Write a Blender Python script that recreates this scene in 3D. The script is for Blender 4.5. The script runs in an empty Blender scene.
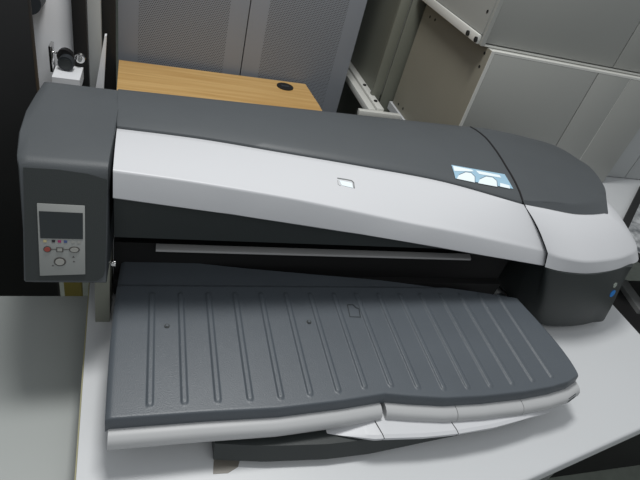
import bpy, bmesh, math, random
from mathutils import Vector, Matrix
random.seed(7)
scene = bpy.context.scene
COL = scene.collection
T = 0.75          # height of the table tops above the floor; shapes below are written relative to the table top

# ------------------------------------------------------------------ camera, light, exposure
cam_data = bpy.data.cameras.new('camera')
cam_data.sensor_fit = 'HORIZONTAL'
cam_data.sensor_width = 36.0
cam_data.lens = 510.0 / 640.0 * 36.0
cam_data.clip_start = 0.02
cam = bpy.data.objects.new('camera', cam_data)
COL.objects.link(cam)
ROT = Matrix(((0.9453469, -0.0366617, -0.3239986), (-0.2257511, 0.6433986, -0.731488), (0.2352778, 0.764653, 0.5999585)))
cam.matrix_world = Matrix.Translation((0, 0, 0.70 + T)) @ ROT.to_4x4()
scene.camera = cam

world = bpy.data.worlds.new('room_ambient')
scene.world = world
world.use_nodes = True
wb = world.node_tree.nodes['Background']
wb.inputs[0].default_value = (0.93, 0.97, 1.0, 1)
wb.inputs[1].default_value = 0.42

def area(name, loc, target, sx, sy, power, color):
    l = bpy.data.lights.new(name, 'AREA')
    l.shape = 'RECTANGLE'; l.size = sx; l.size_y = sy
    l.energy = power; l.color = color
    o = bpy.data.objects.new(name, l)
    COL.objects.link(o)
    o.location = loc
    o.rotation_euler = (Vector(target) - Vector(loc)).to_track_quat('-Z', 'Y').to_euler()
    return o
area('ceiling_lamp_over_table', (0.20, 1.00, 2.80), (0.3, 0.8, 0.8), 0.55, 0.4, 33, (1.0, 1.0, 0.985))
area('front_fill', (0.5, -0.9, 2.7), (0.4, 1.2, 0.9), 1.3, 0.6, 8, (0.98, 1.0, 1.0))  # added fill from the camera side, lifts the tray and front faces

vs = scene.view_settings
vs.view_transform = 'Standard'
vs.look = 'None'
vs.gamma = 1.0
vs.use_curve_mapping = False
vs.exposure = -0.14

# ------------------------------------------------------------------ materials
def srgb(r, g, b):
    def c(v):
        v /= 255.0
        return v / 12.92 if v <= 0.04045 else ((v + 0.055) / 1.055) ** 2.4
    return (c(r), c(g), c(b), 1.0)

def mat(name, col, rough=0.5, metal=0.0, bump=0.0, bscale=300.0, var=0.0, vscale=4.0, coat=0.0, spec=0.5):
    m = bpy.data.materials.new(name)
    m.use_nodes = True
    nt = m.node_tree; N = nt.nodes; L = nt.links
    b = N['Principled BSDF']
    b.inputs['Base Color'].default_value = col
    b.inputs['Roughness'].default_value = rough
    b.inputs['Metallic'].default_value = metal
    b.inputs['Specular IOR Level'].default_value = spec
    b.inputs['Coat Weight'].default_value = coat
    tc = N.new('ShaderNodeTexCoord')
    if bump:
        n = N.new('ShaderNodeTexNoise'); n.inputs['Scale'].default_value = bscale; n.inputs['Detail'].default_value = 3
        L.new(tc.outputs['Object'], n.inputs['Vector'])
        bp = N.new('ShaderNodeBump'); bp.inputs['Strength'].default_value = bump; bp.inputs['Distance'].default_value = 0.001
        L.new(n.outputs[0], bp.inputs['Height']); L.new(bp.outputs[0], b.inputs['Normal'])
    if var:
        n2 = N.new('ShaderNodeTexNoise'); n2.inputs['Scale'].default_value = vscale; n2.inputs['Detail'].default_value = 5
        L.new(tc.outputs['Object'], n2.inputs['Vector'])
        mx = N.new('ShaderNodeMix'); mx.data_type = 'RGBA'
        mx.inputs[6].default_value = tuple(c * (1 - var) for c in col[:3]) + (1,)
        mx.inputs[7].default_value = tuple(min(1, c * (1 + var)) for c in col[:3]) + (1,)
        L.new(n2.outputs[0], mx.inputs[0]); L.new(mx.outputs[2], b.inputs['Base Color'])
    return m

M = {}
M['cover'] = mat('dark_grey_textured_plastic', srgb(70, 74, 77), 0.52, bump=0.25, bscale=700, var=0.08, vscale=9)
M['body'] = mat('charcoal_plastic', srgb(41, 46, 46), 0.5, bump=0.2, bscale=700)
M['tray'] = mat('blue_grey_tray_plastic', srgb(79, 85, 91), 0.40, bump=0.35, bscale=600, var=0.10, vscale=12)
M['silver'] = mat('silver_painted_plastic', srgb(198, 199, 202), 0.42, bump=0.08, bscale=900)
M['trim'] = mat('pale_grey_plastic', srgb(172, 173, 174), 0.45)
M['inside'] = mat('black_inside_plastic', srgb(12, 12, 13), 0.7)
M['bar'] = mat('brushed_steel_bar', srgb(168, 168, 168), 0.4, metal=0.2)
M['chrome'] = mat('chrome', srgb(205, 205, 205), 0.15, metal=1.0)
M['bracket'] = mat('olive_grey_metal', srgb(120, 122, 112), 0.5)
M['seam'] = mat('seam_shadow_gap', srgb(14, 14, 16), 0.8)
M['white'] = mat('white_laminate', srgb(198, 200, 202), 0.45, var=0.02, vscale=2)
M['white2'] = mat('grey_white_laminate', srgb(172, 175, 175), 0.5, var=0.03, vscale=3)
M['edge'] = mat('yellowed_edge_band', srgb(150, 146, 112), 0.6)
M['bright'] = mat('bright_white_laminate', srgb(232, 233, 236), 0.45)
M['leg'] = mat('grey_metal_leg', srgb(150, 152, 152), 0.4, metal=0.5)
M['screen'] = mat('dark_display_glass', srgb(34, 40, 42), 0.15)
M['panel'] = mat('control_panel_silver', srgb(140, 142, 140), 0.4)
M['button'] = mat('grey_button', srgb(140, 140, 136), 0.4)
M['ring'] = mat('dark_button_ring', srgb(66, 64, 62), 0.4)
M['red'] = mat('red_mark', srgb(135, 58, 48), 0.5)
M['black_ink'] = mat('black_mark', srgb(22, 20, 28), 0.5)
M['magenta'] = mat('magenta_mark', srgb(140, 40, 90), 0.5)
M['cyan'] = mat('blue_mark', srgb(58, 76, 120), 0.5)
M['yellow_ink'] = mat('pale_yellow_mark', srgb(170, 160, 120), 0.5)
M['sticker_w'] = mat('pale_blue_sticker', srgb(226, 236, 240), 0.3)
M['sticker_b'] = mat('steel_blue_sticker', srgb(150, 184, 204), 0.3)
M['sticker_d'] = mat('grey_blue_line', srgb(96, 112, 124), 0.3)
M['blue_dot'] = mat('blue_round_sticker', srgb(30, 120, 200), 0.3)
M['grey_dot'] = mat('grey_sticker', srgb(150, 158, 150), 0.3)
M['cabinet'] = mat('grey_painted_steel', srgb(132, 136, 143), 0.45)
M['beige'] = mat('beige_grey_steel', srgb(136, 133, 121), 0.5, var=0.06, vscale=5)
M['lgrey'] = mat('light_grey_steel', srgb(150, 151, 147), 0.45, var=0.03, vscale=4)
M['lgrey2'] = mat('bright_grey_steel', srgb(205, 205, 200), 0.45)
M['olive'] = mat('dull_green_grey_steel', srgb(112, 114, 104), 0.5, var=0.08, vscale=5)
M['hole'] = mat('black_hole', srgb(20, 20, 18), 0.8)
M['black'] = mat('matte_black', srgb(17, 17, 18), 0.6)
M['rubber'] = mat('dark_rubber', srgb(46, 50, 54), 0.5)
M['floor'] = mat('dark_carpet_floor', srgb(112, 118, 110), 0.9, bump=0.5, bscale=200, var=0.25, vscale=25)
M['wall'] = mat('grey_wall_paint', srgb(150, 152, 152), 0.8, var=0.03)
M['tape'] = mat('brown_grey_tape', srgb(118, 114, 106), 0.4)
M['yellow'] = mat('mustard_board', srgb(140, 128, 60), 0.6)

def wood_mat():
    m = mat('pale_oak_laminate', srgb(212, 172, 108), 0.4)
    nt = m.node_tree; N = nt.nodes; L = nt.links
    tc = N.new('ShaderNodeTexCoord'); mp = N.new('ShaderNodeMapping')
    mp.inputs['Scale'].default_value = (3, 70, 70)
    n = N.new('ShaderNodeTexNoise'); n.inputs['Scale'].default_value = 1.0; n.inputs['Detail'].default_value = 5
    r = N.new('ShaderNodeValToRGB')
    r.color_ramp.elements[0].position = 0.3; r.color_ramp.elements[0].color = srgb(182, 142, 84)
    r.color_ramp.elements[1].position = 0.7; r.color_ramp.elements[1].color = srgb(206, 170, 112)
    L.new(tc.outputs['Object'], mp.inputs[0]); L.new(mp.outputs[0], n.inputs['Vector'])
    L.new(n.outputs[0], r.inputs[0]); L.new(r.outputs[0], N['Principled BSDF'].inputs['Base Color'])
    return m
M['wood'] = wood_mat()

def mesh_mat():
    """perforated steel: staggered rows of small dark holes"""
    m = mat('perforated_grey_steel', srgb(128, 130, 134), 0.45)
    nt = m.node_tree; N = nt.nodes; L = nt.links
    tc = N.new('ShaderNodeTexCoord'); sx = N.new('ShaderNodeSeparateXYZ')
    L.new(tc.outputs['Object'], sx.inputs[0])
    def mth(op, a, b=None):
        k = N.new('ShaderNodeMath'); k.operation = op
        for i, v in enumerate((a, b)):
            if v is None: continue
            if isinstance(v, (int, float)): k.inputs[i].default_value = v
            else: L.new(v, k.inputs[i])
        return k.outputs[0]
    P = 0.0056
    u = mth('MULTIPLY', sx.outputs[0], 1 / P); v = mth('MULTIPLY', sx.outputs[2], 1 / P)
    row = mth('FLOOR', v)
    off = mth('MULTIPLY', mth('MODULO', mth('ABSOLUTE', row), 2.0), 0.5)
    fu = mth('SUBTRACT', mth('FRACT', mth('ADD', mth('ADD', u, off), 1000.0)), 0.5)
    fv = mth('SUBTRACT', mth('FRACT', mth('ADD', v, 1000.0)), 0.5)
    d = mth('SQRT', mth('ADD', mth('MULTIPLY', fu, fu), mth('MULTIPLY', fv, fv)))
    h = mth('LESS_THAN', d, 0.31)
    mx = N.new('ShaderNodeMix'); mx.data_type = 'RGBA'
    mx.inputs[6].default_value = srgb(134, 138, 145); mx.inputs[7].default_value = srgb(46, 48, 52)
    L.new(h, mx.inputs[0]); L.new(mx.outputs[2], N['Principled BSDF'].inputs['Base Color'])
    return m
M['mesh'] = mesh_mat()

def mottled():
    m = mat('mottled_grey_sheet', srgb(150, 152, 154), 0.3)
    nt = m.node_tree; N = nt.nodes; L = nt.links
    tc = N.new('ShaderNodeTexCoord')
    n = N.new('ShaderNodeTexNoise'); n.inputs['Scale'].default_value = 28; n.inputs['Detail'].default_value = 6
    r = N.new('ShaderNodeValToRGB')
    r.color_ramp.elements[0].position = 0.38; r.color_ramp.elements[0].color = srgb(80, 84, 88)
    r.color_ramp.elements[1].position = 0.62; r.color_ramp.elements[1].color = srgb(180, 182, 184)
    L.new(tc.outputs['Object'], n.inputs['Vector']); L.new(n.outputs[0], r.inputs[0])
    L.new(r.outputs[0], N['Principled BSDF'].inputs['Base Color'])
    return m
M['mottled'] = mottled()

# ------------------------------------------------------------------ helpers
def finish(name, bm, m, parent=None, sharp=32, recalc=True, thick=0.0):
    if recalc:
        bmesh.ops.remove_doubles(bm, verts=bm.verts, dist=1e-5)
        bmesh.ops.recalc_face_normals(bm, faces=bm.faces)
    bm.normal_update()
    for e in bm.edges:
        if len(e.link_faces) == 2:
            e.smooth = e.calc_face_angle(0) < math.radians(sharp)
    for f in bm.faces: f.smooth = True
    if parent is not None:
        off = WORLD[parent.name]
    else:
        xs = [v.co.x for v in bm.verts]; ys = [v.co.y for v in bm.verts]; zs = [v.co.z for v in bm.verts]
        off = Vector(((min(xs) + max(xs)) / 2, (min(ys) + max(ys)) / 2, min(zs)))
    for v in bm.verts: v.co -= off
    me = bpy.data.meshes.new(name)
    bm.to_mesh(me); bm.free()
    me.materials.append(m)
    o = bpy.data.objects.new(name, me)
    COL.objects.link(o)
    if parent is not None:
        o.parent = parent
        WORLD[o.name] = off
    else:
        o.location = off + Vector((0, 0, T))
        WORLD[o.name] = off
    if thick:
        s = o.modifiers.new('solid', 'SOLIDIFY'); s.thickness = thick; s.offset = -1
    return o
WORLD = {}

def thing(name, loc, label, cat, group=None):
    o = bpy.data.objects.new(name, None)
    COL.objects.link(o)
    o.empty_display_size = 0.05
    o.location = Vector(loc) + Vector((0, 0, T))
    WORLD[o.name] = Vector(loc)
    tag(o, label, cat, group)
    return o

def tag(o, label, cat, group=None):
    o['label'] = label; o['category'] = cat
    if group: o['group'] = group
    return o

def structure(o):
    o['kind'] = 'structure'
    return o

def box(bm, x0, x1, y0, y1, z0, z1, bev=0.0):
    r = bmesh.ops.create_cube(bm, size=1.0)
    vs_ = r['verts']
    for v in vs_:
        v.co = Vector(((x0 + x1) / 2 + v.co.x * (x1 - x0), (y0 + y1) / 2 + v.co.y * (y1 - y0), (z0 + z1) / 2 + v.co.z * (z1 - z0)))
    if bev:
        es = list({e for v in vs_ for e in v.link_edges})
        bmesh.ops.bevel(bm, geom=es, offset=bev, segments=2, profile=0.5, affect='EDGES')
    return bm

def B(x0, x1, y0, y1, z0, z1, bev=0.0):
    return box(bmesh.new(), x0, x1, y0, y1, z0, z1, bev)

def rows_bm(rows, close_u=False, cap=False, bm=None):
    """skin a list of rows of points with quads"""
    bm = bm or bmesh.new()
    V = [[bm.verts.new(p) for p in r] for r in rows]
    n = len(rows[0])
    for i in range(len(rows) - 1):
        for j in range(n if close_u else n - 1):
            k = (j + 1) % n
            bm.faces.new((V[i][j], V[i][k], V[i + 1][k], V[i + 1][j]))
    if cap:
        bm.faces.new(V[0][::-1]); bm.faces.new(V[-1])
    return bm

def prism(pts, d, bm=None):
    """a polygon (3-D points) swept along the vector d"""
    bm = bm or bmesh.new()
    d = Vector(d)
    a = [bm.verts.new(p) for p in pts]; b = [bm.verts.new(Vector(p) + d) for p in pts]
    n = len(pts)
    bm.faces.new(a[::-1]); bm.faces.new(b)
    for i in range(n): bm.faces.new((a[i], a[(i + 1) % n], b[(i + 1) % n], b[i]))
    return bm

def cyl(bm, c, axis, r, h, n=24, r2=None, bev=0.0):
    """cylinder starting at c along axis"""
    axis = Vector(axis).normalized()
    q = Vector((0, 0, 1)).rotation_difference(axis)
    r2 = r if r2 is None else r2
    a = []; b = []
    for i in range(n):
        t = 2 * math.pi * i / n
        a.append(bm.verts.new(Vector(c) + q @ Vector((r * math.cos(t), r * math.sin(t), 0))))
        b.append(bm.verts.new(Vector(c) + q @ Vector((r2 * math.cos(t), r2 * math.sin(t), h))))
    bm.faces.new(a[::-1]); bm.faces.new(b)
    for i in range(n): bm.faces.new((a[i], a[(i + 1) % n], b[(i + 1) % n], b[i]))
    return bm

def tube(bm, pts, r, n=8):
    """a thin round tube along a polyline"""
    P_ = [Vector(p) for p in pts]; rows = []
    up = Vector((0, 0, 1))
    for i, p in enumerate(P_):
        d = (P_[min(i + 1, len(P_) - 1)] - P_[max(i - 1, 0)]).normalized()
        s = d.cross(up)
        if s.length < 1e-3: s = d.cross(Vector((0, 1, 0)))
        s.normalize(); t = d.cross(s)
        rows.append([p + r * (math.cos(2 * math.pi * k / n) * s + math.sin(2 * math.pi * k / n) * t) for k in range(n)])
    return rows_bm(rows, True, True, bm)

def interp(pts, t):
    """smooth interpolation through points at t in 0..1 (by index)"""
    n = len(pts) - 1
    x = min(max(t * n, 0), n - 1e-9); i = int(x); u = x - i
    p0 = Vector(pts[max(i - 1, 0)]); p1 = Vector(pts[i]); p2 = Vector(pts[i + 1]); p3 = Vector(pts[min(i + 2, n)])
    return 0.5 * ((2 * p1) + (p2 - p0) * u + (2 * p0 - 5 * p1 + 4 * p2 - p3) * u * u + (3 * p1 - p0 - 3 * p2 + p3) * u ** 3)

def resample(pts, n):
    return [interp(pts, i / (n - 1)) for i in range(n)]

def by_x(pts, x):
    """piecewise-linear lookup of y along a line of (x, y) points"""
    if x <= pts[0][0]: return pts[0][1]
    for a, b in zip(pts, pts[1:]):
        if x <= b[0]: return a[1] + (b[1] - a[1]) * (x - a[0]) / (b[0] - a[0])
    return pts[-1][1]

# ------------------------------------------------------------------ the room
structure(finish('floor', B(-4, 5, -2.5, 5.2, -0.80, -0.75), M['floor']))
structure(finish('wall_back', B(-4, 5, 5.2, 5.3, -0.75, 2.15), M['wall']))
structure(finish('wall_left', B(-4.1, -4, -2.5, 5.3, -0.75, 2.15), M['wall']))

# ------------------------------------------------------------------ main table (white, slightly skewed front edge)
tb = thing('table', (0.5, 0.6, -0.75), 'white laminate table carrying the large dark grey and silver plotter', 'table')
top = [(-0.1045, 0.992), (-0.0625, 0.150), (-0.045, 0.142), (1.085, 0.374), (1.098, 0.40), (1.078, 0.992)]
bm = prism([(x, y, -0.028) for x, y in top], (0, 0, 0.028))
bmesh.ops.bevel(bm, geom=[e for e in bm.edges if all(abs(v.co.z) < 1e-6 for v in e.verts) and not all(v.co.x < -0.06 for v in e.verts)], offset=0.006, segments=3, profile=0.5, affect='EDGES')
finish('tabletop', bm, M['white'], tb)
finish('edge_band', prism([(-0.1065, 0.992, -0.028), (-0.1048, 0.992, -0.028), (-0.0628, 0.150, -0.028), (-0.0645, 0.150, -0.028)], (0, 0, 0.0275)), M['edge'], tb)
for x, y in ((-0.02, 0.95), (0.02, 0.25), (1.0, 0.45), (1.0, 0.93)):
    finish('leg', cyl(bmesh.new(), (x, y, -0.75), (0, 0, 1), 0.018, 0.722), M['leg'], tb)

# lower table on the left
tl = thing('table', (-0.6, 0.4, -0.75), 'low greyish white table on the left, lower than the plotter table', 'table')
ZL = -0.06
finish('tabletop', B(-1.15, -0.066, -0.25, 0.735, ZL - 0.028, ZL, 0.003), mat('grey_laminate', srgb(158, 162, 160), 0.5, var=0.03, vscale=3), tl)
for x, y in ((-1.1, 0.68), (-1.1, -0.2), (-0.17, -0.2), (-0.20, 0.66)):
    finish('leg', cyl(bmesh.new(), (x, y, -0.75), (0, 0, 1), 0.018, 0.722 + ZL), M['leg'], tl)

# ------------------------------------------------------------------ the plotter
pl = thing('large_format_printer', (0.42, 0.78, 0.0), 'large dark grey plotter with a silver front cover standing on the white table', 'printer')

# line definitions (left end to the seam at the right)
A_ = [(-0.0430, 0.6000, 0.2652), (0.0898, 0.6000, 0.2514), (0.1463, 0.6000, 0.2450), (0.2952, 0.6000, 0.2261), (0.3690, 0.6000, 0.2172), (0.5358, 0.6000, 0.1926), (0.7425, 0.6000, 0.1627)]
B_ = [(-0.0433, 0.6100, 0.3048), (0.0557, 0.6100, 0.2963), (0.1870, 0.6100, 0.2812), (0.2868, 0.6100, 0.2661), (0.4188, 0.6100, 0.2441), (0.5243, 0.6100, 0.2280), (0.7393, 0.6100, 0.1904)]
C_ = [(-0.0483, 0.7709, 0.2790), (0.0794, 0.7691, 0.2760), (0.2208, 0.7546, 0.2730), (0.3725, 0.7412, 0.2680), (0.5314, 0.7226, 0.2620), (0.6859, 0.6761, 0.2560)]
E_ = [(-0.0575, 0.9491, 0.2620), (0.7199, 0.9790, 0.2620)]
NS = 41
A = resample(A_, NS); Bl = resample(B_, NS); Cc = resample(C_, NS)
Ee = [Vector(E_[0]).lerp(Vector(E_[1]), i / (NS - 1)) for i in range(NS)]

def pull(p, q, d):
    p = Vector(p); q = Vector(q)
    return p + (q - p).normalized() * d
# silver front cover
rows = []
for i in range(NS):
    a, b, c = A[i], Bl[i], Cc[i]
    r = [a + Vector((0, 0.012, -0.002)), a + Vector((0, 0.003, -0.001)), pull(a, b, 0.002)]
    r += [pull(b, a, 0.004), pull(b, a, 0.0012) + Vector((0, 0.0006, 0)), pull(b, c, 0.0015), pull(b, c, 0.005)]
    for k in range(1, 8):
        u = k / 8
        m_ = b.lerp(c, u); m_.z += 0.0035 * math.sin(math.pi * u)
        r.append(m_)
    r += [pull(c, b, 0.0025), pull(c, b, 0.0005) + Vector((0, 0, -0.0018)), c + Vector((0, 0.004, -0.008))]
    rows.append(r)
cover_rows = rows
lid = finish('front_cover', rows_bm(rows), M['silver'], pl, sharp=50, thick=0.0)
lid['label'] = 'silver front cover'
# end caps for the cover, dropping towards the chassis
# dark top cover
rows = []
SEAM = [(0.6844, 0.6746, 0.2570), (0.6879, 0.6978, 0.2680), (0.6924, 0.7328, 0.2730), (0.6959, 0.7805, 0.2770), (0.7054, 0.8464, 0.2760), (0.7158, 0.9068, 0.2700), (0.7199, 0.9790, 0.2620)]
SXY = [(p[1], p[0]) for p in SEAM]
def top_profile(c, e, i):
    u = i / (NS - 1)
    r = [c + Vector((0, 0.0022, -0.008)), c + Vector((0, 0.0022, -0.0005)), c + Vector((0, 0.004, 0.0018))]
    for k in range(1, 12):
        w = k / 12
        m_ = c.lerp(e, w)
        m_.z += (0.008 + 0.010 * u) * math.sin(math.pi * w) ** 0.8 + 0.0018 * (1 - w)
        r.append(m_)
    for m_ in r[3:]:
        w = (m_.y - Cc[-1].y) / (Ee[-1].y - Cc[-1].y)
        lin = Cc[-1].x + (Ee[-1].x - Cc[-1].x) * min(max(w, 0), 1)
        m_.x += (by_x(SXY, m_.y) - lin) * u ** 4
    r += [e, e + Vector((0, 0.006, -0.008)), e + Vector((0, 0.010, -0.03)), e + Vector((0, 0.010, -0.18))]
    return r
for i in range(NS): rows.append(top_profile(Cc[i], Ee[i], i))
tc_rows = rows
topc = finish('top_cover', rows_bm(rows), M['cover'], pl, sharp=40)

# control side module on the left
Lx0, Lx1 = -0.1515, -0.0495
FN = Vector((0, -1, 0.445)).normalized()       # outward normal of the tilted operator face
def side_profile(x, inset=0.0, frac=0.0):
    """closed yz loop of the left module; its outer wall bows outwards towards the back"""
    p = [(0.572, 0.1475), (0.5585, 0.1485), (0.5552, 0.1525), (0.5850, 0.2194), (0.6165, 0.2902), (0.6195, 0.2965), (0.6240, 0.3010), (0.634, 0.3030), (0.70, 0.2975), (0.78, 0.2885), (0.86, 0.278), (0.93, 0.2675), (0.950, 0.2590), (0.960, 0.25), (0.964, 0.22), (0.964, 0.12), (0.965, 0.110), (0.70, 0.112)]
    cy, cz = 0.78, 0.2
    r = []
    for y, z in p:
        u = min(max((y - 0.60) / 0.22, 0), 1)
        yy = y + (inset if y < 0.62 else (-inset if y > 0.93 else 0)); zz = z - inset if z > cz else z + inset
        r.append(Vector((x - 0.024 * frac * (u * (2 - u)), yy, zz)))
    return r
rows = [side_profile(Lx0 + 0.0035, 0.012, 1), side_profile(Lx0 + 0.0003, 0.005, 1), side_profile(Lx0 - 0.0005, 0.0015, 1), side_profile(Lx0 + 0.001, 0.0002, 1)]
for k in range(1, 9): rows.append(side_profile(Lx0 + (Lx1 - 0.0008 - Lx0) * k / 9, 0, 1 - k / 9))
rows += [side_profile(Lx1 - 0.0008), side_profile(Lx1, 0.001)]
mod = finish('side_module', rows_bm(rows, True, True), M['cover'], pl, sharp=40)
# darker front fascia of the module, its top edge slightly arched
def on_face(x, h, off=0.0):
    """point of the tilted face at x and height h (measured vertically)"""
    return Vector((x, 0.62 - (0.298 - h) * 0.445, h)) + FN * off
fp = [(-0.1495, 0.1545), (-0.062, 0.1545), (-0.054, 0.160), (-0.051, 0.170), (-0.051, 0.2860), (-0.075, 0.2915), (-0.11, 0.2940), (-0.1495, 0.2935)]
finish('module_fascia', prism([on_face(x, z, -0.002) for x, z in fp], FN * 0.0032), M['body'], pl)

# main chassis, fascia and paper path
X0, X1 = -0.049, 0.735
rows = []
for i in range(NS):
    a = A[i]
    rows.append([Vector((a.x, 0.780, 0.1850)), Vector((a.x, 0.6165, min(0.1850, a.z + 0.002))), Vector((a.x, 0.6155, a.z + 0.006)), Vector((a.x, 0.640, a.z + 0.012)), Vector((a.x, 0.780, a.z + 0.012))])
finish('chassis', rows_bm(rows, True, True), M['body'], pl)
finish('rear_housing', B(X0, X1, 0.78, 0.965, 0.02, 0.1805, 0.003), M['inside'], pl)
finish('paper_path_floor', B(X0, X1 - 0.002, 0.66, 0.779, 0.02, 0.055, 0.002), M['inside'], pl)
# steel paper bar in the slot
x0 = (0.0171, 0.6680, 0.1258); x1 = (0.6261, 0.6680, 0.1227)
bm = rows_bm([[(x, 0.675, 0.116), (x, 0.664, 0.117), (x, 0.662, 0.119), (x, 0.663, 0.1225), (x, 0.667, 0.1245), (x, 0.6735, 0.1262), (x, 0.675, 0.1255), (x, 0.675, 0.118)] for x in (x0[0], x1[0])], True, True)
finish('paper_bar', bm, M['bar'], pl)
finish('bar_support', B(X0 + .001, X1 - .002, 0.6755, 0.779, 0.056, 0.1255), M['inside'], pl)
for px_ in (-0.013, 0.026):
    finish('slot_roller', cyl(bmesh.new(), (px_ - 0.006, 0.660, 0.174), (1, 0, 0), 0.0035, 0.012, 12), M['chrome'], pl)

# right-hand housing
hb = resample([(0.775, 0.640, 0.018), (0.7926, 0.5969, 0.0180), (0.8198, 0.5737, 0.0180), (0.8876, 0.5693, 0.0180), (0.9510, 0.5781, 0.0180), (1.0019, 0.5935, 0.0180), (1.062, 0.70, 0.018), (1.070, 0.82, 0.018), (1.04, 0.93, 0.018), (0.96, 0.960, 0.018), (0.740, 0.965, 0.018)], 80)
ht = resample([(0.742, 0.640, 0.166), (0.744, 0.612, 0.166), (0.7428, 0.5893, 0.1660), (0.7925, 0.5763, 0.1660), (0.8600, 0.5778, 0.1660), (0.9482, 0.5993, 0.1660), (0.9871, 0.6177, 0.1660), (1.035, 0.75, 0.166), (1.035, 0.90, 0.166), (0.96, 0.955, 0.166), (0.740, 0.960, 0.166)], 80)
hc = Vector((0.90, 0.80, 0.0))
rows = [[p.lerp(hc, 0.06) + Vector((0, 0, -0.006)) for p in hb], hb]
for k in range(1, 9):
    u = k / 8
    rows.append([b.lerp(t, u) + Vector((t.x - hc.x, t.y - hc.y, 0)).normalized() * 0.007 * math.sin(math.pi * u) for b, t in zip(hb, ht)])
bm = rows_bm(rows, True, True)
housing = finish('side_housing', bm, M['body'], pl, sharp=45)
for x, y in ((0.76, 0.66), (0.95, 0.70), (0.76, 0.92), (0.94, 0.90)):
    finish('foot', cyl(bmesh.new(), (x, y, 0), (0, 0, 1), 0.014, 0.0125, 20), M['rubber'], pl)
for x, y in ((0.02, 0.94), (0.02, 0.72)):
    finish('foot', cyl(bmesh.new(), (x, y, 0), (0, 0, 1), 0.014, 0.02, 20), M['rubber'], pl)

# silver cap of the right housing
low = resample([(0.7366, 0.5927, 0.1680), (0.7672, 0.5832, 0.1670), (0.8296, 0.5786, 0.1660), (0.9042, 0.5887, 0.1650), (0.9642, 0.6070, 0.1650), (1.0218, 0.6350, 0.1660), (1.055, 0.735, 0.170), (1.060, 0.82, 0.175), (1.04, 0.91, 0.18), (0.99, 0.955, 0.18)], 60)
mid = resample([(0.7331, 0.6016, 0.1950), (0.7599, 0.5908, 0.1940), (0.8151, 0.5834, 0.1920), (0.8898, 0.5941, 0.1900), (0.9449, 0.6091, 0.1880), (0.9997, 0.6354, 0.1880), (1.0182, 0.6755, 0.1920), (1.0202, 0.7158, 0.1970), (1.03, 0.88, 0.198), (0.98, 0.95, 0.20)], 60)
inn = resample([(0.6878, 0.6744, 0.2550), (0.7281, 0.6710, 0.2520), (0.7664, 0.6704, 0.2490), (0.8171, 0.6703, 0.2450), (0.8690, 0.6772, 0.2420), (0.9109, 0.6869, 0.2400), (0.9281, 0.6933, 0.2390), (0.955, 0.74, 0.238), (0.965, 0.82, 0.236), (0.958, 0.90, 0.234), (0.92, 0.94, 0.232)], 60)
rows = [[p.lerp(Vector((0.85, 0.76, 0.198)), 0.06) for p in low], low, [l.lerp(m_, 0.5) for l, m_ in zip(low, mid)], [m_.lerp(l, 0.12) for l, m_ in zip(low, mid)], mid, [m_.lerp(q, 0.04) + Vector((0, 0, 0.001)) for m_, q in zip(mid, inn)]]
for k in range(1, 7):
    u = k / 6
    rows.append([m_.lerp(q, u) + Vector((0, 0, 0.006 * math.sin(math.pi * u))) for m_, q in zip(mid, inn)])
rows.append([q.lerp(Vector((0.84, 0.82, 0.24)), 0.2) for q in inn])
cap = finish('side_cap', rows_bm(rows), M['silver'], pl, sharp=50)
cap['label'] = 'silver curved cap at the right end'

# dark dome of the right housing
dl = resample([(0.6874, 0.6746, 0.2560), (0.7284, 0.6720, 0.2525), (0.7655, 0.6697, 0.2495), (0.8154, 0.6685, 0.2455), (0.8672, 0.6753, 0.2425), (0.9093, 0.6854, 0.2405), (0.9281, 0.6933, 0.2390), (0.960, 0.76, 0.236), (0.995, 0.84, 0.230), (1.005, 0.90, 0.222), (0.975, 0.965, 0.212), (0.90, 0.985, 0.212), (0.732, 0.985, 0.212)], 60)
dt = resample([(0.6844, 0.6792, 0.2620), (0.7266, 0.6797, 0.2600), (0.7664, 0.6805, 0.2600), (0.8175, 0.6836, 0.2590), (0.8759, 0.6993, 0.2570), (0.9211, 0.7194, 0.2550), (0.9517, 0.7400, 0.2520), (0.9904, 0.7938, 0.2480), (1.0159, 0.8689, 0.2460), (1.0058, 0.9086, 0.2460), (0.9807, 0.9538, 0.2480), (0.9153, 0.9765, 0.2520), (0.7234, 0.9748, 0.2620)], 60)
rows = [dl, [a.lerp(b, 0.8) for a, b in zip(dl, dt)], dt]
seam_line = [p + Vector((0.004, 0, 0.0)) for p in tc_rows[-1][2:15]]
def on_seam(y):
    y = min(max(y, seam_line[0].y), seam_line[-1].y)
    for a_, b_ in zip(seam_line, seam_line[1:]):
        if y <= b_.y + 1e-9: return a_.lerp(b_, (y - a_.y) / max(b_.y - a_.y, 1e-6))
    return seam_line[-1].copy()
cen = [on_seam(p.y) for p in dt]
for k in range(1, 9):
    u = k / 8
    rows.append([p.lerp(c, u * 0.999) + Vector((0, 0, (0.3 * (c.z - p.z) + 0.016 * min(1.0, (p - c).length / 0.12)) * (math.sin(u * math.pi / 2) - u))) for p, c in zip(dt, cen)])
bm = rows_bm(rows)
finish('side_dome', bm, M['cover'], pl, sharp=50)
# base under the dome and cap that closes the housing
finish('housing_core', prism([(x, y, 0.1675) for x, y in [(0.745, 0.66), (0.80, 0.66), (0.90, 0.67), (0.94, 0.74), (0.95, 0.85), (0.93, 0.945), (0.745, 0.955)]], (0, 0, 0.030)), M['body'], pl)

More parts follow.
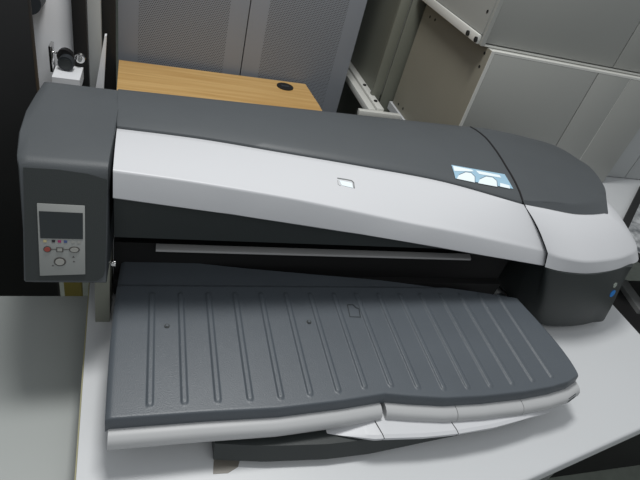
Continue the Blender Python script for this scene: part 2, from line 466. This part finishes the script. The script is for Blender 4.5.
# seam between the covers and the right housing: a dark gap strip following the profile
sp = [A[-1], A[-1].lerp(Bl[-1], .5), Bl[-1], Bl[-1].lerp(Cc[-1], .33) + Vector((0, 0, .003)), Bl[-1].lerp(Cc[-1], .66) + Vector((0, 0, .003)), Cc[-1]]
sp2 = [Vector(p) for p in tc_rows[-1][2:15]]
bm = tube(bmesh.new(), [p + Vector((0.0012, 0, 0.0003)) for p in sp], 0.0012, 6)
bm = tube(bm, [p + Vector((0.0012, 0, 0.0)) for p in sp2], 0.0022, 6)
finish('cover_seam', bm, M['seam'], pl)

# left bracket and hinge pin
prof = [(0.700, 0.000), (0.700, 0.150), (0.672, 0.150), (0.655, 0.142), (0.640, 0.120), (0.628, 0.090), (0.620, 0.050), (0.616, 0.000)]
bm = prism([(-0.073, y, z) for y, z in prof], (0.022, 0, 0))
finish('side_bracket', bm, M['bracket'], pl)
finish('hinge_pin', cyl(bmesh.new(), (-0.0505, 0.652, 0.100), (1, 0, 0), 0.006, 0.007, 16), M['chrome'], pl)

# ------------------------------------------------------------------ output tray
ZT = 0.085
front = [(-0.040, 0.3835), (0.077, 0.3835), (0.185, 0.3815), (0.28, 0.3865), (0.352, 0.3930), (0.39, 0.3865), (0.45, 0.3785), (0.52, 0.3770), (0.60, 0.3795), (0.66, 0.3850), (0.705, 0.3930), (0.738, 0.4060)]
back = [(-0.036, 0.692), (0.179, 0.664), (0.427, 0.639), (0.60, 0.611), (0.719, 0.588)]
NY = 120
pitch = (0.673 - 0.0135) / 15
def rib_h(x, y):
    f = by_x(front, x)
    y1, y0 = 0.602, f + 0.0105
    k = round((x - 0.0135) / pitch)
    if k < 0 or k > 15: return 0
    dx = x - (0.0135 + k * pitch)
    w = 0.0056
    yy = max(y - (y1 - w), (y0 + w) - y, 0)
    d = math.hypot(dx, yy)
    t = min(max((w - d) / 0.0034, 0), 1)
    return 0.0022 * t * t * (3 - 2 * t)
rows = []
XI0, XI1 = 0.0135 - pitch / 2, 0.673 + pitch / 2
cols = [('l', k / 8) for k in range(8)] + [('m', k / 896) for k in range(897)] + [('r', k / 10) for k in range(1, 11)]
for kind, u in cols:
    r = []
    for j in range(NY + 1):
        v = j / NY
        xl = -0.0395 + 0.0035 * v - 0.004 * math.sin(math.pi * v)
        xr = 0.736 - 0.017 * v + 0.010 * math.sin(math.pi * v ** 0.7)
        x = xl + (XI0 - xl) * u if kind == 'l' else (XI0 + (XI1 - XI0) * u if kind == 'm' else XI1 + (xr - XI1) * u)
        yf = by_x(front, x); yb = by_x(back, x)
        y = yf + (yb - yf) * v
        z = ZT + rib_h(x, y)
        if y > 0.617: z -= min(0.0028, (y - 0.617) * 0.8)
        e = min(x - xl, xr - x)
        if e < 0.006: z -= 0.004 * (1 - e / 0.006) ** 2
        r.append(Vector((x, y, z)))
    f0 = r[0].copy()
    lead = [f0 + Vector((0, 0.0045, -0.023)), f0 + Vector((0, -0.0040, -0.0215)), f0 + Vector((0, -0.0045, -0.0170)), f0 + Vector((0, -0.0022, -0.0022)), f0 + Vector((0, -0.0008, -0.0004))]
    rows.append(lead + r + [r[-1] + Vector((0, 0.001, -0.004)), r[-1] + Vector((0, 0, -0.012))])
bm = rows_bm(rows)
# close sides down
n = len(rows[0])
for rr in (rows[0], rows[-1]):
    a = [bm.verts.new(p) for p in rr]; b = [bm.verts.new((p.x, p.y, min(p.z, ZT - 0.016))) for p in rr]
    for j in range(n - 1):
        if (a[j].co - b[j].co).length < 1e-6 and (a[j + 1].co - b[j + 1].co).length < 1e-6: continue
        try: bm.faces.new((a[j], a[j + 1], b[j + 1], b[j]))
        except ValueError: pass
tray = finish('output_tray', bm, M['tray'], pl, sharp=38)
tray['label'] = 'blue-grey output tray with sixteen raised ribs'
# underside plate
rows = []
for i in range(41):
    x = -0.036 + (0.734 + 0.036) * i / 40
    rows.append([(x, by_x(front, x) - 0.002, ZT - 0.022), (x, by_x(front, x) - 0.002, ZT - 0.0165), (x, by_x(back, x), ZT - 0.0165), (x, by_x(back, x), ZT - 0.022)])
finish('tray_underside', rows_bm(rows, True, True), M['body'], pl)
# little marks on the tray
for c in ((0.0358, 0.5309, 0.0855), (0.2613, 0.5343, 0.0855)):
    bm = bmesh.new(); cyl(bm, c, (0, 0, 1), 0.0040, 0.0008, 20)
    s = finish('tray_screw', bm, M['body'], tray)
    finish('screw_head', cyl(bmesh.new(), (c[0], c[1], c[2] + 0.0006), (0, 0, 1), 0.0022, 0.0012, 16), M['tray'], tray)
pts = [(0.3407, 0.5725, 0.0862), (0.3511, 0.5724, 0.0862), (0.3547, 0.5652, 0.0862), (0.3597, 0.5628, 0.0862), (0.3565, 0.5431, 0.0862), (0.3373, 0.5445, 0.0862), (0.3407, 0.5725, 0.0862)]
finish('page_mark', tube(bmesh.new(), pts, 0.00055, 5), M['body'], tray)

# silver front strips of the tray
def front_strip(name, xa, xb, label=None, drop=0.0, endtaper=0.0, n=30):
    rows = []
    for i in range(n + 1):
        x = xa + (xb - xa) * i / n
        y = by_x(front, x) - 0.0035
        tp = 1 - endtaper * max(0, (x - xa) / (xb - xa))
        zt = ZT - 0.019
        prof = [(0.008, -0.0005), (-0.008, -0.0005), (-0.0145, -0.0025), (-0.019, -0.0075), (-0.0200, -0.0150), (-0.0180, -0.0215 * tp), (-0.011, -0.0255 * tp), (0.008, -0.0255 * tp)]
        rows.append([(x, y + a - drop, zt + b) for a, b in prof])
    o = finish(name, rows_bm(rows, True, True), M['trim'], pl, sharp=40)
    return o
sL = front_strip('front_strip', -0.0355, 0.3475)
front_strip('front_strip', 0.3545, 0.4725)
front_strip('front_strip', 0.4735, 0.600)
s4 = front_strip('front_strip', 0.6010, 0.739, endtaper=0.2)
for k in range(3):
    zz = ZT - 0.0240 - 0.0034 * k
    bm = tube(bmesh.new(), [(x, by_x(front, x) - 0.0035 - ((0.0172, 0.0194, 0.0198)[k]), zz) for x in (0.704, 0.7055, 0.712, 0.718, 0.726)], 0.0006, 6)
    finish('vent_slot', bm, M['rubber'], s4)

# ------------------------------------------------------------------ lower input tray
lowf = [(0.098, 0.353), (0.17, 0.342), (0.26, 0.336), (0.33, 0.337), (0.385, 0.342), (0.46, 0.349), (0.56, 0.357), (0.63, 0.366), (0.672, 0.376)]
covf = [(0.20, 0.352), (0.28, 0.344), (0.349, 0.3405), (0.41, 0.3365), (0.47, 0.3365), (0.54, 0.341), (0.60, 0.3495), (0.64, 0.3565), (0.68, 0.365)]
rows = []
for i in range(61):
    x = 0.10 + (0.668 - 0.10) * i / 60
    y = by_x(lowf, x)
    rows.append([(x, y + 0.006, 0.009), (x, y, 0.012), (x, y + 0.010, 0.0365), (x, y + 0.28, 0.0365), (x, y + 0.28, 0.009)])
finish('input_tray', rows_bm(rows, True, True), M['body'], pl)
rows = []
for i in range(61):
    x = 0.262 + (0.670 - 0.262) * i / 60
    y = by_x(covf, x) + 0.016 * max(0.0, 1 - (x - 0.262) / 0.07)
    t_ = max(0.05, min(1, (x - 0.262) / 0.08, (0.670 - x) / 0.06 + 0.1))
    rows.append([(x, y + 0.24, 0.0370), (x, y + 0.016, 0.0370), (x, y + 0.0025 * t_, 0.0375), (x, y, 0.0375 + 0.0095 * t_), (x, y + 0.005, 0.0375 + 0.0120 * t_), (x, y + 0.24, 0.0375 + 0.0120 * t_)])
it = finish('input_tray_cover', rows_bm(rows, True, True), M['silver'], pl, sharp=18)
it['label'] = 'pale cover of the lower paper tray'
for x in (0.3445, 0.470):
    y = by_x(covf, x)
    finish('cover_joint', tube(bmesh.new(), [(x, y + 0.0022, 0.0385), (x, y - 0.0002, 0.0468), (x - 0.002, y + 0.005, 0.0497), (x - 0.010, y + 0.04, 0.0497)], 0.0006, 6), M['seam'], it)
for x in (0.16, 0.60):
    finish('foot', B(x, x + 0.02, 0.45, 0.48, 0.0, 0.0088), M['rubber'], pl)

# ------------------------------------------------------------------ control panel on the module
cp_pts = [(-0.1346, 0.5984, 0.2529), (-0.0777, 0.5984, 0.2530), (-0.0764, 0.5590, 0.1644), (-0.1324, 0.5578, 0.1617)]
bm = prism(cp_pts, FN * 0.0018)
bmesh.ops.bevel(bm, geom=list(bm.edges), offset=0.0006, segments=2, profile=0.5, affect='EDGES')
cp = finish('control_panel', bm, M['panel'], pl)
FU = Vector((0, 0.445, 1)).normalized()        # up along the face
def plate(name, pts, m, parent, d):
    return finish(name, prism([Vector(p) for p in pts], FN * d), m, parent)
def rect(c, w, h):
    c = Vector(c); X = Vector((1, 0, 0))
    return [c - X * w - FU * h, c + X * w - FU * h, c + X * w + FU * h, c - X * w + FU * h]
plate('display', [(-0.1322, 0.5928, 0.2443), (-0.0799, 0.5929, 0.2445), (-0.0796, 0.5782, 0.2114), (-0.1309, 0.5779, 0.2109)], M['screen'], cp, 0.0010)
marks = [((-0.1256, 0.5763, 0.2073), 'yellow_ink'), ((-0.1155, 0.5765, 0.2076), 'black_ink'), ((-0.1083, 0.5764, 0.2075), 'magenta'), ((-0.1010, 0.5764, 0.2075), 'cyan'), ((-0.0919, 0.5763, 0.2072), 'button'), ((-0.0846, 0.5762, 0.2070), 'button')]
for p, m in marks:
    plate('ink_mark', rect(p, 0.0020, 0.0017), M[m], cp, 0.0007)
def button(c, rx, rz, ring_m, m):
    c = Vector(c)
    def disc(r1, r2, h):
        bm = bmesh.new(); cyl(bm, (0, 0, 0), (0, 0, 1), 1, h, 32, 0.94)
        for v in bm.verts: v.co = c + Vector((1, 0, 0)) * (v.co.x * r1) + FU * (v.co.y * r2) + FN * v.co.z
        return bm
    r = finish('button_ring', disc(rx, rz, 0.0016), ring_m, cp)
    return finish('button', disc(rx * 0.76, rz * 0.72, 0.0028), m, cp)
b1 = (-0.1228, 0.5720, 0.1971); b2 = (-0.1078, 0.5719, 0.1969); b3 = (-0.0901, 0.5722, 0.1974); b4 = (-0.1078, 0.5650, 0.1814)
button(b1, 0.0050, 0.0044, M['ring'], M['red'])
button(b3, 0.0070, 0.0044, M['ring'], M['button'])
button(b4, 0.0076, 0.0064, M['ring'], M['button'])
plate('button', rect(b2, 0.0042, 0.0031), M['ring'], cp, 0.0016)
plate('button_face', rect(Vector(b2) + FN * 0.0015, 0.0029, 0.0020), M['button'], cp, 0.0008)
finish('button_link', tube(bmesh.new(), [Vector(b1) + FN * .0003, Vector(b3) + FN * .0003], 0.0006, 6), M['ring'], cp)
for p in ((-0.0913, 0.5675, 0.1870), (-0.0907, 0.5649, 0.1811), (-0.1164, 0.5624, 0.1753)):
    p = Vector(p)
    plate('arrow_mark', [p + Vector((-.0015, 0, 0)), p + Vector((.0015, 0, 0)), p + FU * 0.0022], M['ring'], cp, 0.0007)

# ------------------------------------------------------------------ marks on the covers (they follow the surface)
def lerp_rows(rows, u, kk):
    x = u * (NS - 1); i = min(int(x), NS - 2); f = x - i
    j = min(int(kk), len(rows[0]) - 2); g = kk - j
    a = rows[i][j].lerp(rows[i][j + 1], g); b = rows[i + 1][j].lerp(rows[i + 1][j + 1], g)
    return a.lerp(b, f)
from mathutils.bvhtree import BVHTree
TREES = {}
def surf_pt(o, x, y):
    """point of a cover at plan position x, y"""
    if o.name not in TREES:
        TREES[o.name] = BVHTree.FromPolygons([v.co + WORLD[o.name] for v in o.data.vertices], [tuple(p.vertices) for p in o.data.polygons])
    for k in range(12):                          # stay just inside the edge of the cover
        loc = TREES[o.name].ray_cast(Vector((x - 0.002 * k, y, 1.0)), Vector((0, 0, -1)))[0]
        if loc is not None: return Vector((x - 0.002 * k, y, loc.z))
# emblem on the silver cover: an open hook with a dot
em = [(0.3018, 0.6879, 0.2660), (0.3155, 0.6882, 0.2660), (0.3281, 0.6874, 0.2660), (0.3307, 0.6826, 0.2660), (0.3276, 0.6673, 0.2660)]
em = [surf_pt(lid, p[0], p[1]) for p in em]
bm = tube(bmesh.new(), [p + Vector((0, 0, 0.0004)) for p in em], 0.0012, 6)
finish('emblem_hook', bm, M['leg'], lid)
ew = [surf_pt(lid, p[0], p[1]) + Vector((0, 0, 0.0004)) for p in ((0.3038, 0.6821, 0.2660), (0.3261, 0.6805, 0.2660), (0.3248, 0.6670, 0.2660), (0.3047, 0.6689, 0.2660))]
finish('emblem_field', prism(ew, (0, 0, 0.0004)), M['sticker_w'], lid)
em2 = [(0.3010, 0.6817, 0.2660), (0.2987, 0.6696, 0.2660), (0.3024, 0.6672, 0.2660)]
em2 = [surf_pt(lid, p[0], p[1]) for p in em2]
finish('emblem_dot', tube(bmesh.new(), [p + Vector((0, 0, 0.0003)) for p in em2], 0.0008, 6), M['trim'], lid)

# sticker on the dark top cover
def patch(pts, lift, n=10):
    """a quad patch laid on the top cover; pts = four plan corners"""
    a, b, c, d = [Vector((p[0], p[1], 0)) for p in pts]
    rows = []
    for i in range(n + 1):
        u = i / n
        r = []
        for j in range(4):
            v = j / 3
            p = a.lerp(b, u).lerp(d.lerp(c, u), v)
            q = surf_pt(topc, p.x, p.y); q.z += lift
            r.append(q)
        rows.append(r)
    return rows_bm(rows)
st = finish('sticker', patch([(0.5609, 0.7666, 0.2750), (0.6782, 0.7513, 0.2750), (0.6775, 0.7095, 0.2720), (0.5555, 0.7296, 0.2720)], 0.0012), M['sticker_b'], pl)
st['label'] = 'pale blue and white sticker with two arches'
def lay(pts, up):
    return [surf_pt(topc, p[0], p[1]) + Vector((0, 0, up)) for p in pts]
W1 = [[(0.5578, 0.7284, 0.2730), (0.5953, 0.7208, 0.2730), (0.6012, 0.7362, 0.2730), (0.5970, 0.7465, 0.2740), (0.5849, 0.7476, 0.2740), (0.5668, 0.7386, 0.2740)],
      [(0.6015, 0.7196, 0.2730), (0.6421, 0.7122, 0.2730), (0.6481, 0.7286, 0.2730), (0.6424, 0.7380, 0.2740), (0.6280, 0.7396, 0.2740), (0.6104, 0.7307, 0.2740)]]
for poly in W1:
    pp = lay(poly, 0.0014)
    finish('white_arch', prism(pp, (0, 0, 0.0005)), M['sticker_w'], st)
    finish('arch_line', tube(bmesh.new(), lay(poly[1:] , 0.0019), 0.0008, 5), M['sticker_d'], st)
for seg in ([(0.5627, 0.7632, 0.2750), (0.6029, 0.7567, 0.2750), (0.6049, 0.7515, 0.2750), (0.5600, 0.7484, 0.2750)], [(0.6114, 0.7550, 0.2750), (0.6634, 0.7467, 0.2750), (0.6636, 0.7387, 0.2750), (0.6152, 0.7448, 0.2750)], [(0.6484, 0.7130, 0.2730), (0.6694, 0.7088, 0.2730), (0.6725, 0.7178, 0.2730), (0.6533, 0.7233, 0.2730)]):
    finish('white_band', prism(lay(seg, 0.0014), (0, 0, 0.0004)), M['sticker_w'], st)

# stickers on the right housing front
from mathutils.bvhtree import BVHTree
def on_housing(x, z):
    vs_ = [v.co + WORLD[housing.name] for v in housing.data.vertices]
    t = BVHTree.FromPolygons(vs_, [tuple(p.vertices) for p in housing.data.polygons])
    loc, nrm, _, _ = t.ray_cast(Vector((x, 0.3, z)), Vector((0, 1, 0)))
    if nrm.y > 0: nrm = -nrm
    return loc, nrm
for nm, x, z, r, n_, m in (('round_sticker', (0.9446, 0.6039, 0.1100)[0], 0.108, 0.0085, 24, M['blue_dot']), ('small_sticker', (0.9388, 0.6049, 0.1300)[0], 0.129, 0.0065, 6, M['grey_dot'])):
    c, nn = on_housing(x, z)
    finish(nm, cyl(bmesh.new(), c - nn * 0.0008, nn, r, 0.0018, n_), m, pl)

# tape on the table under the tray
tp = [(0.1030, 0.3653, 0.0005), (0.1386, 0.3541, 0.0005), (0.1347, 0.3443, 0.0005), (0.1201, 0.3373, 0.0005), (0.0997, 0.3383, 0.0005)]
tag(finish('tape_strip', prism([(p[0], p[1], 0.0) for p in tp], (0, 0, 0.0006)), M['tape']), 'short brownish strip of tape on the white table in front of the plotter', 'tape')

# ------------------------------------------------------------------ wooden desk behind the plotter
dk = thing('desk', (0.22, 1.6, -0.75), 'pale oak laminate desk top with a black cable grommet behind the plotter', 'desk')
dtop = [(-0.102, 1.735), (0.536, 1.755), (0.550, 1.587), (0.556, 1.22), (-0.085, 1.20)]
finish('desktop', prism([(x, y, -0.025) for x, y in dtop][::-1], (0, 0, 0.025)), M['wood'], dk)
gr = (0.4491, 1.7015, 0.0000)
bm = cyl(bmesh.new(), (gr[0], gr[1], 0.0001), (0, 0, 1), 0.030, 0.003, 32)
g = finish('cable_grommet', bm, M['black'], dk)
finish('grommet_slot', B(gr[0] - 0.014, gr[0] + 0.014, gr[1] - 0.006, gr[1] + 0.006, 0.003, 0.0042), M['rubber'], g)
for x in (-0.05, 0.50):
    finish('leg', B(x - 0.012, x + 0.012, 1.24, 1.70, -0.75, -0.0255), M['leg'], dk)

# ------------------------------------------------------------------ tall cabinet with perforated doors
cb = thing('cabinet', (0.3, 1.99, -0.75), 'tall grey steel cabinet with two perforated doors behind the oak desk', 'cabinet')
YC = 1.770
cx0, cxs, cx1 = -0.107, 0.2975, 0.690
finish('carcass', B(cx0, cx1, YC + 0.021, YC + 0.44, -0.72, 1.15, 0.002), M['cabinet'], cb)
finish('plinth', B(cx0 + 0.02, cx1 - 0.02, YC + 0.04, YC + 0.42, -0.75, -0.721), M['black'], cb)
for a, b in ((cx0, cxs - 0.0015), (cxs + 0.0015, cx1)):
    d = finish('door', B(a, b, YC, YC + 0.02, -0.70, 1.14, 0.0015), M['cabinet'], cb)
    bm = B(a + 0.062, b - 0.062, YC - 0.0012, YC - 0.0001, -0.60, 1.05)
    finish('perforated_panel', bm, M['mesh'], d)

# ------------------------------------------------------------------ white table behind, right, with the stacked cabinets
ts = thing('table', (1.5, 1.7, -0.75), 'white table top at the right behind the plotter carrying the stacked grey cabinets', 'table')
finish('tabletop', prism([(x, y, -0.028) for x, y in [(0.862, 1.705), (0.862, 1.225), (1.13, 1.19), (1.13, 0.93), (2.3, 0.93), (2.3, 1.705)]], (0, 0, 0.028)), M['white'], ts)
for x, y in ((0.90, 1.72), (0.90, 1.27), (1.18, 0.98), (2.25, 0.98), (2.25, 1.66)):
    finish('leg', cyl(bmesh.new(), (x, y, -0.75), (0, 0, 1), 0.02, 0.722), M['leg'], ts)

XS, YS = 0.871, 1.2345
def holes(pts, parent):
    for y, z in pts:
        finish('screw_hole', cyl(bmesh.new(), (XS - 0.0008, y, z), (1, 0, 0), 0.0045, 0.002, 14), M['hole'], parent)
lc = thing('cabinet', (1.2, 1.46, 0.0), 'lower light grey steel cabinet of the front stack, its beige side facing left', 'cabinet', None)
finish('carcass', B(XS + 0.0002, 1.535, YS + 0.0165, 1.695, 0.001, 0.372), M['lgrey'], lc)
sd = finish('side_panel', B(XS - 0.0001, XS + 0.0001 + 0.003, YS + 0.003, 1.694, 0.001, 0.371), M['beige'], lc)
sd['label'] = 'beige bare side panel'
holes([(1.265, 0.355), (1.262, 0.318), (1.640, 0.335), (1.600, 0.338), (1.60, 0.022), (1.645, 0.018)], sd)
finish('front_edge_strip', B(XS, XS + 0.010, YS, YS + 0.016, 0.001, 0.372), M['lgrey2'], lc)
for a, b in ((XS + 0.0105, 1.2480), (1.2510, 1.3755), (1.3785, 1.535)):
    finish('front_panel', B(a, b, YS, YS + 0.016, 0.001, 0.366, 0.001), M['lgrey'], lc)
finish('top_rail', B(XS + 0.0105, 1.535, YS, YS + 0.016, 0.3665, 0.3725), M['lgrey2'], lc)
finish('joint_line', B(1.3757, 1.3783, YS + 0.001, YS + 0.016, 0.001, 0.366), M['lgrey2'], lc)

XU, YU = 0.846, 1.2600
uc = thing('cabinet', (1.2, 1.46, 0.3735), 'upper light grey steel cabinet stacked on top of the beige sided one', 'cabinet')
z0 = 0.3735
finish('carcass', B(XU + 0.0002, 1.535, YU + 0.0165, 1.706, z0 + 0.001, 0.80), M['lgrey'], uc)
sd = finish('side_panel', B(XU - 0.004, XU, YU + 0.010, 1.705, z0 + 0.026, 0.80), M['lgrey'], uc)
holes_u = [(1.288, 0.455), (1.288, 0.60)]
for y, z in holes_u:
    finish('screw_hole', cyl(bmesh.new(), (XU - 0.005, y, z), (1, 0, 0), 0.0045, 0.002, 14), M['hole'], sd)
fl = finish('bottom_flange', B(XU - 0.010, XU, YU + 0.012, 1.705, z0, z0 + 0.024, 0.001), M['lgrey2'], uc)
for y in (1.275, 1.325):
    finish('flange_bolt', cyl(bmesh.new(), (XU - 0.0112, y, z0 + 0.010), (-1, 0, 0), 0.0075, 0.004, 14), M['hole'], uc)
finish('front_edge_strip', B(XU, XU + 0.012, YU, YU + 0.016, z0, 0.80), M['lgrey'], uc)
for a, b in ((XU + 0.0125, 1.312), (1.315, 1.535)):
    finish('front_panel', B(a, b, YU, YU + 0.016, z0 + 0.009, 0.80, 0.001), M['lgrey'], uc)
finish('bottom_rail', B(XU + 0.0125, 1.535, YU + 0.001, YU + 0.016, z0, z0 + 0.0055), M['lgrey2'], uc)

# another cabinet further back whose channelled front shows between the two
rc = thing('cabinet', (1.1, 2.0, -0.75), 'dull green-grey steel frame cabinet in the gap beside the perforated one', 'cabinet')
finish('carcass', B(0.800, 1.40, 1.735, 2.22, -0.75, 0.95), M['olive'], rc)
finish('post', B(0.786, 0.822, 1.712, 1.734, -0.75, 0.95, 0.003), M['olive'], rc)
finish('post', B(0.829, 0.900, 1.716, 1.734, -0.75, 0.95, 0.004), M['olive'], rc)
finish('channel', B(0.8225, 0.8285, 1.722, 1.734, 0.014, 0.95), M['lgrey'], rc)
finish('ledge_rail', B(0.740, 0.768, 1.60, 2.22, -0.02, 0.004, 0.001), M['lgrey2'], rc)
finish('ledge_rail', B(0.772, 0.799, 1.60, 2.20, -0.02, 0.010, 0.001), M['lgrey2'], rc)
finish('ledge_rail', B(0.70, 0.8615, 1.580, 1.5995, -0.02, 0.002, 0.001), M['lgrey2'], rc)
for y in (1.66, 1.80):
    finish('rail_bolt', cyl(bmesh.new(), (0.785, y, 0.010), (0, 0, 1), 0.007, 0.004, 14), M['hole'], rc)

# white cabinet at the far right edge
wc = thing('cabinet', (1.9, 1.5, 0.0), 'white cabinet at the right edge beyond the grey stack', 'cabinet')
finish('carcass', B(1.56, 2.28, 1.30, 1.70, 0.0005, 0.9), M['white2'], wc)
finish('door', B(1.561, 1.680, 1.284, 1.2995, 0.003, 0.9, 0.001), M['white2'], wc)
finish('door', B(1.683, 2.279, 1.284, 1.2995, 0.003, 0.9, 0.001), M['white2'], wc)

# black framed panel lying across the corner of that table, at the right edge
FZ = 0.016
a = Vector((1.3873, 0.9734, 0.0160)); b = Vector((1.7135, 1.2352, 0.0160))
d = (b - a).normalized(); a = a - d * 0.16; b = b + d * 0.0
nrm = Vector((d.y, -d.x, 0))
fr = thing('framed_panel', ((a.x + b.x) / 2 + nrm.x * 0.15, (a.y + b.y) / 2 + nrm.y * 0.15, 0.001), 'black framed panel with a mottled grey surface at the right edge', 'panel')
def slab(p, q, r, s, t):
    return prism([p, q, r, s], Vector((0, 0, -t)))
L0, L1 = a, b; L2 = b + nrm * 0.36; L3 = a + nrm * 0.36
finish('frame', slab(L0, L1, L2, L3, 0.0145), M['black'], fr)
ins = 0.022
i0 = L0 + d * ins + nrm * ins; i1 = L1 - d * ins + nrm * ins; i2 = L2 - d * ins - nrm * ins; i3 = L3 + d * ins - nrm * ins
finish('sheet', slab(i0 + Vector((0, 0, .0015)), i1 + Vector((0, 0, .0015)), i2 + Vector((0, 0, .0015)), i3 + Vector((0, 0, .0015)), 0.001), M['mottled'], fr)

# black crate in the gap to the right of the plotter table
ct = thing('crate', (1.5, 0.73, -0.75), 'black crate with a grey bar across it at the right of the plotter table', 'crate')
finish('body', B(1.125, 1.95, 0.56, 0.90, -0.75, -0.155, 0.006), M['black'], ct)
s0, s1 = Vector((1.4346, 0.8877, -0.1400)), Vector((1.4061, 0.7518, -0.1400))
dd = (s1 - s0).normalized(); pp = Vector((-dd.y, dd.x, 0)) * 0.018
finish('bar', prism([s0 - pp, s1 - pp, s1 + pp, s0 + pp], (0, 0, -0.0145)), M['leg'], ct)

# ------------------------------------------------------------------ dark things at the left
sc = thing('partition', (-0.8, 1.15, -0.75), 'tall matte black partition screen at the left edge behind the plotter', 'partition')
PX = (-0.2259, 1.1200, 0.2832)
finish('board', B(-1.6, PX[0], 1.12, 1.15, -0.72, 0.42, 0.004), M['black'], sc)
for x in (-1.5, PX[0] - 0.1):
    finish('foot', B(x - 0.02, x + 0.02, 0.98, 1.29, -0.75, -0.7195), M['black'], sc)

# white panel, post, castor and boards seen between the partition and the cabinet
YB = 1.66
q = lambda v: v
wp = thing('pedestal', (-0.27, 1.75, -0.75), 'white upright pedestal with castors in the gap beside the black partition', 'pedestal')
finish('side_panel', B(-0.46, -0.2085, YB, YB + 0.30, -0.72, 0.60, 0.002), M['bright'], wp)
c1z = (-0.2376, 1.5900, 0.0285)[2]
fb = finish('shelf', prism([(-0.268, YB - 0.13, -0.03), (-0.196, YB - 0.13, -0.03), (-0.196, 1.624, -0.03), (-0.224, 1.624, -0.03), (-0.224, YB - 0.0005, -0.03), (-0.268, YB - 0.0005, -0.03)], (0, 0, c1z - 0.0225 + 0.03)), M['bright'], wp)
finish('base', B(-0.45, -0.215, YB + 0.01, YB + 0.29, -0.75, -0.7205), M['black'], wp)

def castor(cx, cy, cz, label, r=0.030):
    c = thing('castor', (cx, cy, cz - r), label, 'castor')
    w = finish('wheel', cyl(bmesh.new(), (cx, cy - 0.011, cz), (0.12, 1, 0), r, 0.022, 28), M['rubber'], c)
    finish('hub', cyl(bmesh.new(), (cx, cy - 0.014, cz), (0.12, 1, 0), r * 0.72, 0.004, 24), M['body'], w)
    finish('hood', cyl(bmesh.new(), (cx - 0.004, cy + 0.0125, cz + 0.010), (0.12, 1, 0), r * 1.05, 0.018, 24), M['black'], c)
    finish('bracket', B(cx - r - 0.020, cx - r - 0.012, cy - 0.012, cy + 0.030, cz - 0.030, cz + 0.045, 0.001), M['chrome'], c)
    finish('axle', cyl(bmesh.new(), (cx - r - 0.015, cy + 0.02, cz + 0.018), (1, 0, 0), 0.004, r + 0.012, 12), M['chrome'], c)
    return c
c1 = (-0.2376, 1.5900, 0.0285)
castor(c1[0], c1[1], c1[2], 'dark castor wheel with chrome bracket in front of the white pedestal', 0.0215)
c2 = (-0.3035, 1.6000, 0.1828)
bm = cyl(bmesh.new(), (c2[0] - 0.02, 1.59, c2[2]), (0.05, 1, 0), 0.034, 0.062, 28)
bmesh.ops.bevel(bm, geom=[e for e in bm.edges if len(e.link_faces) == 2 and e.calc_face_angle(0) > 1], offset=0.01, segments=3, profile=0.5, affect='EDGES')
tag(finish('knob', bm, M['rubber']), 'rounded dark knob on the white pedestal, at the top edge of the picture', 'knob')

po = thing('post', (-0.17, 1.66, -0.75), 'narrow upright black post with a chrome bolt left of the perforated cabinet', 'post')
pa, pb = (-0.2202, 1.6250, 0.1133), (-0.1831, 1.6250, 0.1196)
finish('upright', B(pa[0], pb[0], 1.625, 1.655, -0.75, 0.7, 0.002), M['black'], po)
cbp = (-0.2034, 1.6200, 0.0324)
bm = cyl(bmesh.new(), (cbp[0], 1.625, cbp[2]), (0, -1, 0), 0.016, 0.006, 24, 0.013)
bo = finish('bolt', bm, M['chrome'], po)
finish('bolt_tip', cyl(bmesh.new(), (cbp[0], 1.6189, cbp[2]), (0, -1, 0), 0.006, 0.008, 12), M['leg'], po)

wa, wb_ = (-0.1852, 1.6800, 0.1006), (-0.1491, 1.6800, 0.1067)
tag(finish('board', B(wa[0], wb_[0], 1.68, 1.705, -0.75, 0.7, 0.001), M['white2']), 'pale grey-white upright board between the black post and the slim white board', 'board')
sl = [(-0.1651, 1.6200, -0.0670), (-0.1405, 1.6200, -0.0635), (-0.1292, 1.6200, 0.1129), (-0.1347, 1.6200, 0.1120)]
lo = sl[0][2]
s_ = 0.0
bm = prism([(-0.135, 1.62, -0.75), (-0.112, 1.62, -0.75), sl[1], sl[2], sl[3], sl[0]], (0, 0.02, 0))
tag(finish('slat', bm, M['bright']), 'slim bright white slat leaning left of the perforated cabinet', 'slat')
ba, bb = (-0.1495, 1.7000, 0.0999), (-0.1069, 1.7000, 0.1070)
tag(finish('panel', B(ba[0], -0.111, 1.715, 1.745, -0.75, 0.9, 0.001), M['black']), 'black upright panel against the left side of the perforated cabinet', 'panel')
# steel leg and mustard board under the left end of the plotter
tag(finish('board', B(-0.150, -0.118, 0.80, 0.815, -0.75, -0.02, 0.001), M['yellow']), 'mustard coloured upright board below the control panel of the plotter', 'board')
